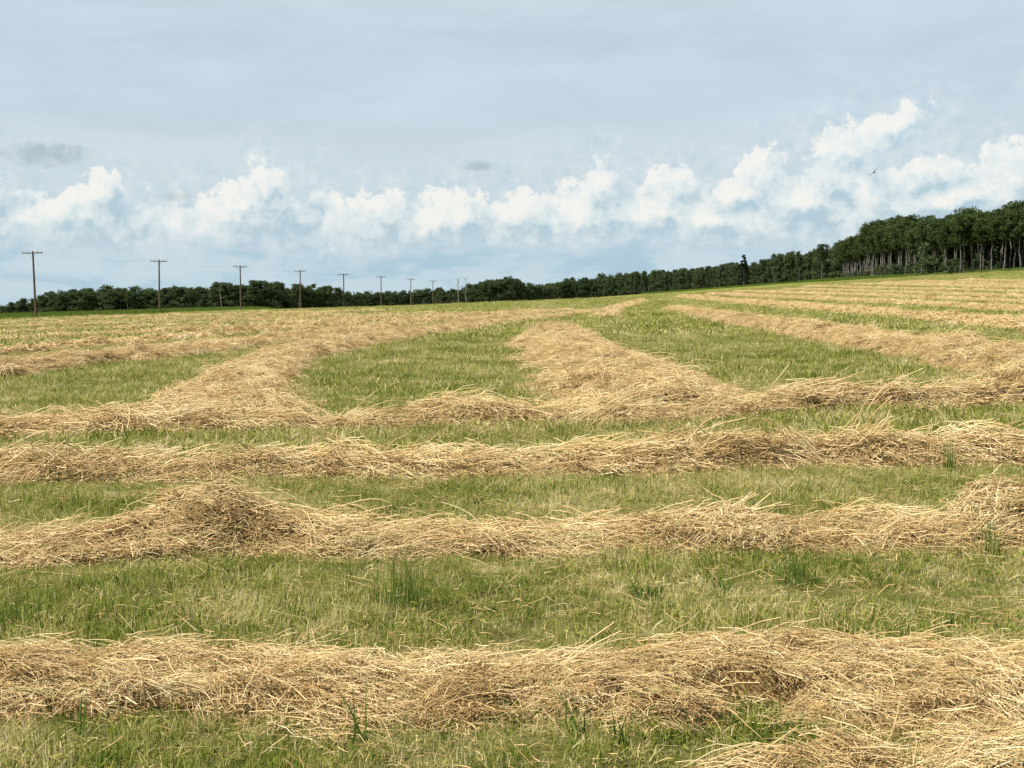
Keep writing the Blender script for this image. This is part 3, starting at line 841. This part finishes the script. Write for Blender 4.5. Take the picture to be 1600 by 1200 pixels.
def make_tree(kind, seed):
    rng = np.random.default_rng(seed)
    T = []
    if kind == 'aspen':
        H = rng.uniform(11.5, 14.0); lean = rng.normal(0, .035, 2)
        zs = np.linspace(-.3, H * .93, 9)
        bend = rng.normal(0, .2, (9, 2)).cumsum(0) * .5
        pts = np.column_stack([lean[0] * zs + bend[:, 0], lean[1] * zs + bend[:, 1], zs])
        T.append(tube(pts, np.linspace(.15, .035, 9)))
        cs, rs = [], []
        for i in range(27):
            z = H * rng.uniform(.54, .97); f = (z / H - .54) / .43
            base = np.array([np.interp(z - .9, zs, pts[:, 0]), np.interp(z - .9, zs, pts[:, 1]), z - .9])
            a = rng.uniform(0, 6.28); rad = (.4 + 1.2 * math.sin(math.pi * min(1, .12 + .85 * (1 - f)) ** .8)) * rng.uniform(.5, 1.1)
            tip = np.array([base[0] + rad * math.cos(a), base[1] + rad * math.sin(a), z + rng.uniform(-.1, .5)])
            T.append(tube([base, (base + tip) / 2 + rng.normal(0, .1, 3), tip], [.05, .035, .015], 4))
            cs.append(tip); rs.append(rng.uniform(.65, 1.1))
        cs.append(pts[-1] + [0, 0, .3]); rs.append(.7)
        L = leaves(rng, np.array(cs), np.array(rs), 95, .18)
        mats = (M_ABARK, M_ASPEN)
    elif kind == 'round':
        H = rng.uniform(8.5, 10.5)
        zs = np.linspace(-.3, H * .8, 7)
        pts = np.column_stack([rng.normal(0, .1, 7).cumsum(), rng.normal(0, .1, 7).cumsum(), zs])
        T.append(tube(pts, np.linspace(.2, .04, 7)))
        cs, rs = [], []
        W_ = rng.uniform(2.3, 3.1)
        for i in range(42):
            f = rng.uniform(.02, 1) ** .8
            z = H * (.06 + .88 * f); a = rng.uniform(0, 6.28)
            rad = W_ * math.sqrt(max(.03, 1 - (f - .35) ** 2 / .48)) * rng.uniform(.35, 1.0)
            tip = np.array([rad * math.cos(a), rad * math.sin(a), z])
            base = np.array([np.interp(z - 1.2, zs, pts[:, 0]), np.interp(z - 1.2, zs, pts[:, 1]), max(.2, z - 1.2)])
            T.append(tube([base, (base + tip) / 2 + rng.normal(0, .12, 3), tip], [.06, .04, .015], 4))
            cs.append(tip); rs.append(rng.uniform(.7, 1.2))
        L = leaves(rng, np.array(cs), np.array(rs), 80, .23)
        mats = (M_DBARK, M_BUSHL)
    elif kind == 'spruce':
        H = 11.0
        T.append(tube([(0, 0, -.3), (.03, 0, H * .5), (0, .02, H * .99)], [.17, .1, .02]))
        cs, rs = [], []
        for i in range(70):
            f = rng.random() ** .8; z = H * (.06 + .92 * f); a = rng.uniform(0, 6.28)
            rad = 1.75 * (1 - f) ** .8 * rng.uniform(.35, 1.1) + .08
            tip = np.array([rad * math.cos(a), rad * math.sin(a), z - rad * .25])
            T.append(tube([(0, 0, z), tip], [.03, .01], 4))
            cs.append(tip); rs.append(.2 + .38 * (1 - f) + .1)
        L = leaves(rng, np.array(cs), np.array(rs), 40, .17)
        mats = (M_DBARK, M_NEEDLE)
    elif kind == 'shrub':
        H = rng.uniform(1.6, 2.8)
        cs, rs = [], []
        for i in range(14):
            a = rng.uniform(0, 6.28); rad = rng.uniform(.1, 1.3); z = rng.uniform(.3, 1) * H * (1 - .25 * rad)
            tip = np.array([rad * math.cos(a), rad * math.sin(a), z])
            T.append(tube([(0.1 * math.cos(a), .1 * math.sin(a), -.1), tip * .6, tip], [.03, .025, .01], 4))
            cs.append(tip); rs.append(rng.uniform(.4, .7))
        L = leaves(rng, np.array(cs), np.array(rs), 60, .15)
        mats = (M_DBARK, M_BUSHL)
    elif kind == 'dead':
        H = 9.5
        zs = np.linspace(-.3, H, 7)
        pts = np.column_stack([rng.normal(0, .12, 7).cumsum(), rng.normal(0, .1, 7).cumsum(), zs])
        T.append(tube(pts, np.linspace(.16, .03, 7)))
        for i in range(16):
            z = H * rng.uniform(.4, .95); a = rng.uniform(0, 6.28); rad = rng.uniform(.6, 1.7)
            b = np.array([np.interp(z, zs, pts[:, 0]), np.interp(z, zs, pts[:, 1]), z])
            tip = b + [rad * math.cos(a), rad * math.sin(a), rad * .8]
            T.append(tube([b, (b + tip) / 2 + rng.normal(0, .1, 3), tip], [.06, .045, .02], 4))
        L = None
        mats = (M_SNAG, None)
    V, Fq, r = merge(T)
    trunk = mesh('trunk', V, Fq, mats[0], r, smooth=True)
    crown = None
    if L is not None:
        crown = mesh('crown', *L[:2], mats[1], L[2])
    return trunk, crown, H

LIB = {k: [make_tree(k, 40 + 17 * i + len(k)) for i in range(n)] for k, n in (('aspen', 7), ('round', 7), ('spruce', 2), ('shrub', 4), ('dead', 2))}
TREE_NAME = dict(aspen='aspen_tree', round='broadleaf_tree', spruce='spruce_tree', shrub='shrub', dead='dead_tree')
def tree(kind, p, height, rng, label, group=None, wide=1.0, var=None):
    trunk, crown, H = LIB[kind][int(rng.integers(0, len(LIB[kind]))) if var is None else var]
    s = height / H
    root = obj(TREE_NAME[kind], None, None, p)
    root.rotation_euler = (0, 0, rng.uniform(0, 6.28))
    root.scale = (s * wide, s * wide, s)
    root['label'] = label; root['category'] = 'shrub' if kind == 'shrub' else 'tree'
    if group: root['group'] = group
    obj('trunk', trunk, root)
    if crown: obj('crown', crown, root)
    return root

def at(x, d):
    return Vector(((x - CX) / F * d, d, float(ground((x - CX) / F * d, d)) - .05))

def back(P, L, s):
    """unit direction into the wood, square to its edge, at distance s along it"""
    T = np.gradient(P[:, :2], L, axis=0)
    t = np.column_stack([np.interp(s, L, T[:, 0]), np.interp(s, L, T[:, 1])])
    nrm = np.column_stack([-t[:, 1], t[:, 0]]) / np.linalg.norm(t, axis=1, keepdims=True)
    p = np.column_stack([np.interp(s, L, P[:, 0]), np.interp(s, L, P[:, 1])])
    return nrm * np.where((nrm * p).sum(1) < 0, -1.0, 1.0)[:, None]

def interior(P, L, depth, group, rng):
    """the leafy dark inside of a wood, behind the trees that can be told apart"""
    n = int(L[-1] * 3.2)
    s = rng.uniform(0, L[-1], n)
    x, y, h = (np.interp(s, L, P[:, i]) for i in range(3))
    k = depth + rng.uniform(-1, 18, n)
    bk = back(P, L, s)
    x, y = x + bk[:, 0] * k, y + bk[:, 1] * k
    z = ground(x, y)
    C, Rr = [], []
    for f in (.06, .24, .42, .60, .76):
        C.append(np.column_stack([x + rng.normal(0, 1, n), y + rng.normal(0, 1, n), z + h * f])); Rr.append(rng.uniform(1.3, 2.1, n))
    V, Fq, r = leaves(rng, np.concatenate(C), np.concatenate(Rr), 34, .45)
    obj('undergrowth', mesh('undergrowth', V, Fq, M_BUSHL, r), kind='stuff', label='leafy dark depth of ' + group, category='undergrowth')

def belt(path, spacing, ranks, gap, kind, label_front, label_back, group, seed, jitter=.5, shrubs=0, mixk=None, wide=1.0):
    """path: (photo x, depth m, tree height m) along the front of a wood; ranks go back behind it"""
    rng = np.random.default_rng(seed)
    P = np.array([[(x - CX) / F * d, d, h] for x, d, h in path])
    L = np.concatenate([[0], np.cumsum(np.hypot(*np.diff(P[:, :2], axis=0).T))])
    for k in range(ranks):
        s = rng.uniform(0, spacing)
        while s < L[-1]:
            x, y, h = (np.interp(s, L, P[:, i]) for i in range(3))
            away = back(P, L, np.array([s]))[0]
            q = np.array([x, y]) + away * (k * gap) + rng.normal(0, jitter * (1 + .5 * k), 2)
            kd = kind if (mixk is None or rng.random() > (.25 if kind != 'aspen' else .1 if k else .03)) else mixk
            hh = h * rng.uniform(.86, 1.08) * (1 + .34 * float(fbm(np.array(s / 14.0), np.array(k * 3.0), seed, 2)))
            tree(kd, Vector((q[0], q[1], float(ground(*q)) - .05)), hh, rng, label_front if k == 0 else label_back, group if k == 0 else group + ', rows behind', wide)
            s += spacing * rng.uniform(.6, 1.4) * ((1 + .15 * k) if k else .8)
    interior(P, L, ranks * gap, group, rng)
    for i in range(shrubs):
        s = rng.uniform(0, L[-1])
        x, y = (np.interp(s, L, P[:, i]) for i in range(2))
        q = np.array([x, y]) + rng.normal(0, 1.0, 2)
        tree('shrub', Vector((q[0], q[1], float(ground(*q)) - .05)), rng.uniform(1.0, 3.6), rng, 'low dark shrub at the foot of ' + group, 'low shrubs at the foot of ' + group)

# aspen wood on the rise to the right
belt([(1296, 420, 9.3), (1316, 396, 10.6), (1335, 360, 11.6), (1365, 326, 12.2), (1400, 300, 12.6), (1450, 268, 11.9), (1500, 248, 11.7), (1560, 242, 11.3), (1640, 236, 11.0), (1700, 232, 11.0)], 2.2, 3, 4.5, 'aspen',
     'pale-trunked aspen in the front edge of the wood on the right-hand rise', 'aspen standing inside the dark wood on the right-hand rise', 'the aspen wood on the rise', 5, .6, 60, 'round', 1.2)
# lower growth running left from it to the spruce
belt([(1165, 470, 8.5), (1200, 460, 9.0), (1240, 440, 9.3), (1275, 420, 10.0), (1320, 396, 10.8)], 2.8, 2, 5, 'round',
     'dark rounded tree in the belt between the spruce and the aspen wood', 'tree half hidden in the belt between the spruce and the aspen wood', 'the belt beside the aspen wood', 6, .8, 10, 'aspen', .9)
# far wood across the middle
belt([(868, 600, 8.0), (890, 605, 9.8), (940, 600, 9.5), (1000, 570, 9.3), (1060, 540, 9.0), (1110, 515, 9.0), (1165, 480, 8.5)], 2.8, 2, 5, 'round',
     'slim tree in the front of the level wood across the middle distance', 'tree behind the front of the level wood across the middle distance', 'the level middle wood', 7, .8, 16, 'aspen', .85)
# left woods
belt([(-60, 465, 3.44), (0, 465, 5.33), (30, 465, 6.88), (60, 461, 8.26), (110, 457, 8.77), (150, 455, 9.63), (210, 455, 8.77), (250, 455, 9.46), (330, 453, 10.32), (400, 455, 9.63), (440, 455, 9.29), (490, 465, 7.91), (520, 470, 8.6), (532, 475, 7.91)],
     3.2, 2, 5, 'round', 'dark bushy tree in the front of the wood behind the left utility poles', 'dark tree farther back in the wood behind the left utility poles', 'the wood behind the left poles', 8, .9, 22, 'aspen', 1.2)
belt([(530, 560, 7.5), (570, 600, 7.5), (620, 620, 7.0), (670, 620, 7.5), (720, 600, 8.0)], 3.4, 3, 5, 'round',
     'small distant tree in the low wood behind the farthest utility poles', 'small distant tree inside the low wood behind the farthest utility poles', 'the low wood behind the far poles', 9, .9, 8, 'spruce')
belt([(712, 470, 5.6), (735, 465, 6.6), (755, 460, 7.8), (775, 458, 8.5), (795, 460, 8.0), (815, 465, 6.8), (848, 470, 5.6), (874, 490, 4.2)], 3.0, 3, 4, 'round',
     'round-topped tree in the clump left of the gap in the trees', 'tree at the back of the clump left of the gap in the trees', 'the clump left of the gap', 10, .8, 4)
rg = np.random.default_rng(77)
tree('spruce', at(1161, 452), 11.3, rg, 'dark pointed spruce rising alone above the treeline', None, 1.5, 0)
tree('aspen', at(1282, 405), 12.0, rg, 'taller ragged tree leaning out at the low end of the aspen wood', None, 1.25, 2)
tree('dead', at(716, 455), 9.0, rg, 'bare grey tree at the left of the round-topped clump', None, 1.0, 0)
tree('dead', at(728, 455), 9.6, rg, 'taller bare grey tree against the round-topped clump', None, 1.0, 1)
tree('dead', at(1122, 500), 9.5, rg, 'thin bare tree sticking up just left of the spruce', None, .8, 1)
def far_wood():
    rng = np.random.default_rng(12)
    parts = []
    n = 420
    x = rng.uniform(-500, 500, n); y = rng.uniform(820, 900, n)
    z = ground(x, y)
    h = rng.uniform(7, 11, n)
    c = []
    for i in range(n):
        for j in range(4):
            c.append((x[i] + rng.normal(0, 1.2), y[i] + rng.normal(0, 1.2), z[i] + h[i] * (.2 + .24 * j)))
    V, Fq, r = leaves(rng, np.array(c), rng.uniform(1.3, 2.2, len(c)), 34, .55)
    obj('distant_wood', mesh('distant_wood', V, Fq, M_BUSHL, r), kind='stuff', label='far dark wood along the horizon', category='wood')
far_wood()

# ------------------------------------------------------------------ verge grass under the poles and below the woods
def verge(name, quad, n, seed, label, smin=.8, smax=1.3):
    rng = np.random.default_rng(seed)
    P = np.array([[(x - CX) / F * d, d] for x, d in quad])           # near-a, near-b, far-b, far-a
    u, v = rng.random(n), rng.random(n)
    Q = (P[0] * (1 - u)[:, None] + P[1] * u[:, None]) * (1 - v)[:, None] + (P[3] * (1 - u)[:, None] + P[2] * u[:, None]) * v[:, None]
    Q += np.column_stack([rng.normal(0, 1.0, n), rng.normal(0, 1.5, n)])
    s = rng.uniform(smin, smax, n)
    carrier(name, np.column_stack([Q, ground(Q[:, 0], Q[:, 1])]), np.column_stack([rng.normal(0, .08, n), rng.normal(0, .08, n), rng.uniform(0, 6.28, n)]),
            np.column_stack([s, s, s]), rng.integers(0, 6, n), G_VERGE, label=label, category='grass', kind='stuff')
verge('verge_grass', [(-140, 150), (330, 250), (420, 330), (-140, 200)], 9000, 1, 'uncut green verge grass at the foot of the left utility poles')
verge('verge_grass', [(1250, 330), (1720, 205), (1720, 228), (1290, 400)], 9000, 2, 'uncut bright grass along the foot of the aspen wood', .6, 1.1)
verge('verge_grass', [(1010, 430), (1270, 360), (1290, 420), (1010, 500)], 5000, 3, 'uncut grass below the middle wood', .5, .9)

# ------------------------------------------------------------------ utility poles and wires
ARM_X = (-1.38, -.75, .75, 1.38)
def pole_meshes(H, mat):
    V, Fq, r = tube([(0, 0, -.4), (0, 0, H * .5), (0, 0, H)], [.17, .145, .115], 10)
    body = mesh('shaft', V, Fq, mat, r, smooth=True)
    V, Fq, r = box((0, -.17, H - .28), (2.95, .11, .14))
    arm = mesh('crossarm', V, Fq, mat)
    V, Fq, r = merge([tube([(s * .75, -.18, H - .3), (s * .04, -.14, H - .95)], [.018, .018], 5) for s in (-1, 1)])
    brace = mesh('brace', V, Fq, M_WIRE)
    V, Fq, r = merge([tube([(0, -.17, H - .21), (0, -.17, H - .12), (0, -.17, H - .10), (0, -.17, H - .01), (0, -.17, H + .03)], [.014, .014, .05, .055, .02], 8)])
    ins = mesh('insulator', V, Fq, M_GLASS, smooth=True)
    return body, arm, brace, ins
HP = 9.35
PM, PD = pole_meshes(HP, M_POLE), pole_meshes(HP, M_POLED)
px_ = [57, 250, 377, 470, 538, 596, 642, 677]
ords = ['tallest, nearest utility pole, first from the left edge', 'second utility pole from the left edge, bare crossarm on top', 'third utility pole from the left edge, before the wood', 'fourth utility pole from the left edge, before the wood',
        'fifth utility pole from the left edge, blackest of the line', 'sixth utility pole from the left, just clearing the distant trees', 'seventh utility pole from the left, tiny beside the far wood', 'eighth and farthest utility pole, tiny beside the round-topped clump']
LINE = []
vdir = np.array([(1022 - CX) / F, 1.0]); vdir /= np.linalg.norm(vdir)
yaw = math.atan2(-vdir[0], vdir[1])
for i, x in enumerate(px_):
    d = 178.0 * (4 + i) / 4.0
    p = polar(x, d)
    root = obj('utility_pole', None, None, p, label=ords[i], category='utility pole', group='utility poles along the field edge')
    lean = (-.02, .012, .0, .006, -.004, .0, .01, -.006)[i]
    root.rotation_euler = (0, lean, yaw + .05)
    b, a, br, ins = PD if i == 4 else PM
    obj('shaft', b, root); obj('crossarm', a, root); obj('brace', br, root)
    for ax in ARM_X: obj('insulator', ins, root, (ax, 0, 0))
    LINE.append((root, p))
bpy.context.view_layer.update()
for ax, nm in ((ARM_X[0], 'outer left'), (ARM_X[3], 'outer right')):
    pts = []
    for (r0, _), (r1, _) in zip(LINE[:-1], LINE[1:]):
        a = r0.matrix_world @ Vector((ax, -.17, HP + .02)); b = r1.matrix_world @ Vector((ax, -.17, HP + .02))
        for k in range(12):
            t = k / 12; q = a.lerp(b, t); q.z -= 4 * .7 * t * (1 - t); pts.append(tuple(q))
    pts.append(tuple(b))
    V, Fq, r = tube(pts, [.0045] * len(pts), 5)
    obj('overhead_wire', mesh('overhead_wire', V, Fq, M_WIRE), label='thin sagging wire along the %s ends of the pole crossarms' % nm, category='wire', group='overhead wires')
# a pale snag leaning in front of the left wood
p = at(351, 330)
V, Fq, r = tube([(-.5, 0, 0), (-.9, 0, 3.4), (-1.2, 0, 6.6)], [.10, .085, .05], 7)
obj('dead_snag', mesh('dead_snag', V, Fq, M_SNAG, smooth=True), None, p, label='pale leaning dead trunk before the left wood, between second and third pole', category='snag')

# ------------------------------------------------------------------ the bird
def bird():
    d = 62.0
    x = (1360 - CX) / F * d; z = EYE + (HZ - 272) / F * d
    C = [(-.17, 0, 0), (-.12, 0, .005), (-.04, 0, .01), (.05, 0, .01), (.10, 0, .016), (.14, 0, .012), (.17, 0, .004)]
    parts = [tube(C, [.006, .022, .04, .036, .026, .024, .004], 8)]
    for s in (-1, 1):
        w = np.array([[(.07, 0, .02), (.06, s * .16, .075), (.0, s * .34, .06)], [(-.05, 0, .015), (-.07, s * .16, .065), (-.09, s * .33, .055)]], float)
        V = np.concatenate([w.reshape(-1, 3), w.reshape(-1, 3) - [0, 0, .008]])
        Fq = np.array([[0, 1, 4, 3], [1, 2, 5, 4], [6, 9, 10, 7], [7, 10, 11, 8], [0, 6, 7, 1], [1, 7, 8, 2], [3, 4, 10, 9], [4, 5, 11, 10], [2, 8, 11, 5]])
        parts.append((V, Fq, np.full(12, .5)))
    V = np.array([(-.14, .015, .005), (-.14, -.015, .005), (-.27, -.045, .0), (-.27, .045, .0), (-.14, .015, -.003), (-.14, -.015, -.003), (-.27, -.045, -.006), (-.27, .045, -.006)], float)
    parts.append((V, np.array([[0, 1, 2, 3], [4, 7, 6, 5], [2, 6, 7, 3], [0, 3, 7, 4], [1, 5, 6, 2]]), np.full(8, .5)))
    V, Fq, r = merge(parts)
    o = obj('bird', mesh('bird', V, Fq, M_BIRD), None, (x, d, z), label='small dark bird gliding before the clouds above the aspen wood', category='bird')
    o.rotation_euler = (R(-42), R(10), R(100)); o.scale = (.8, .8, .8)
bird()
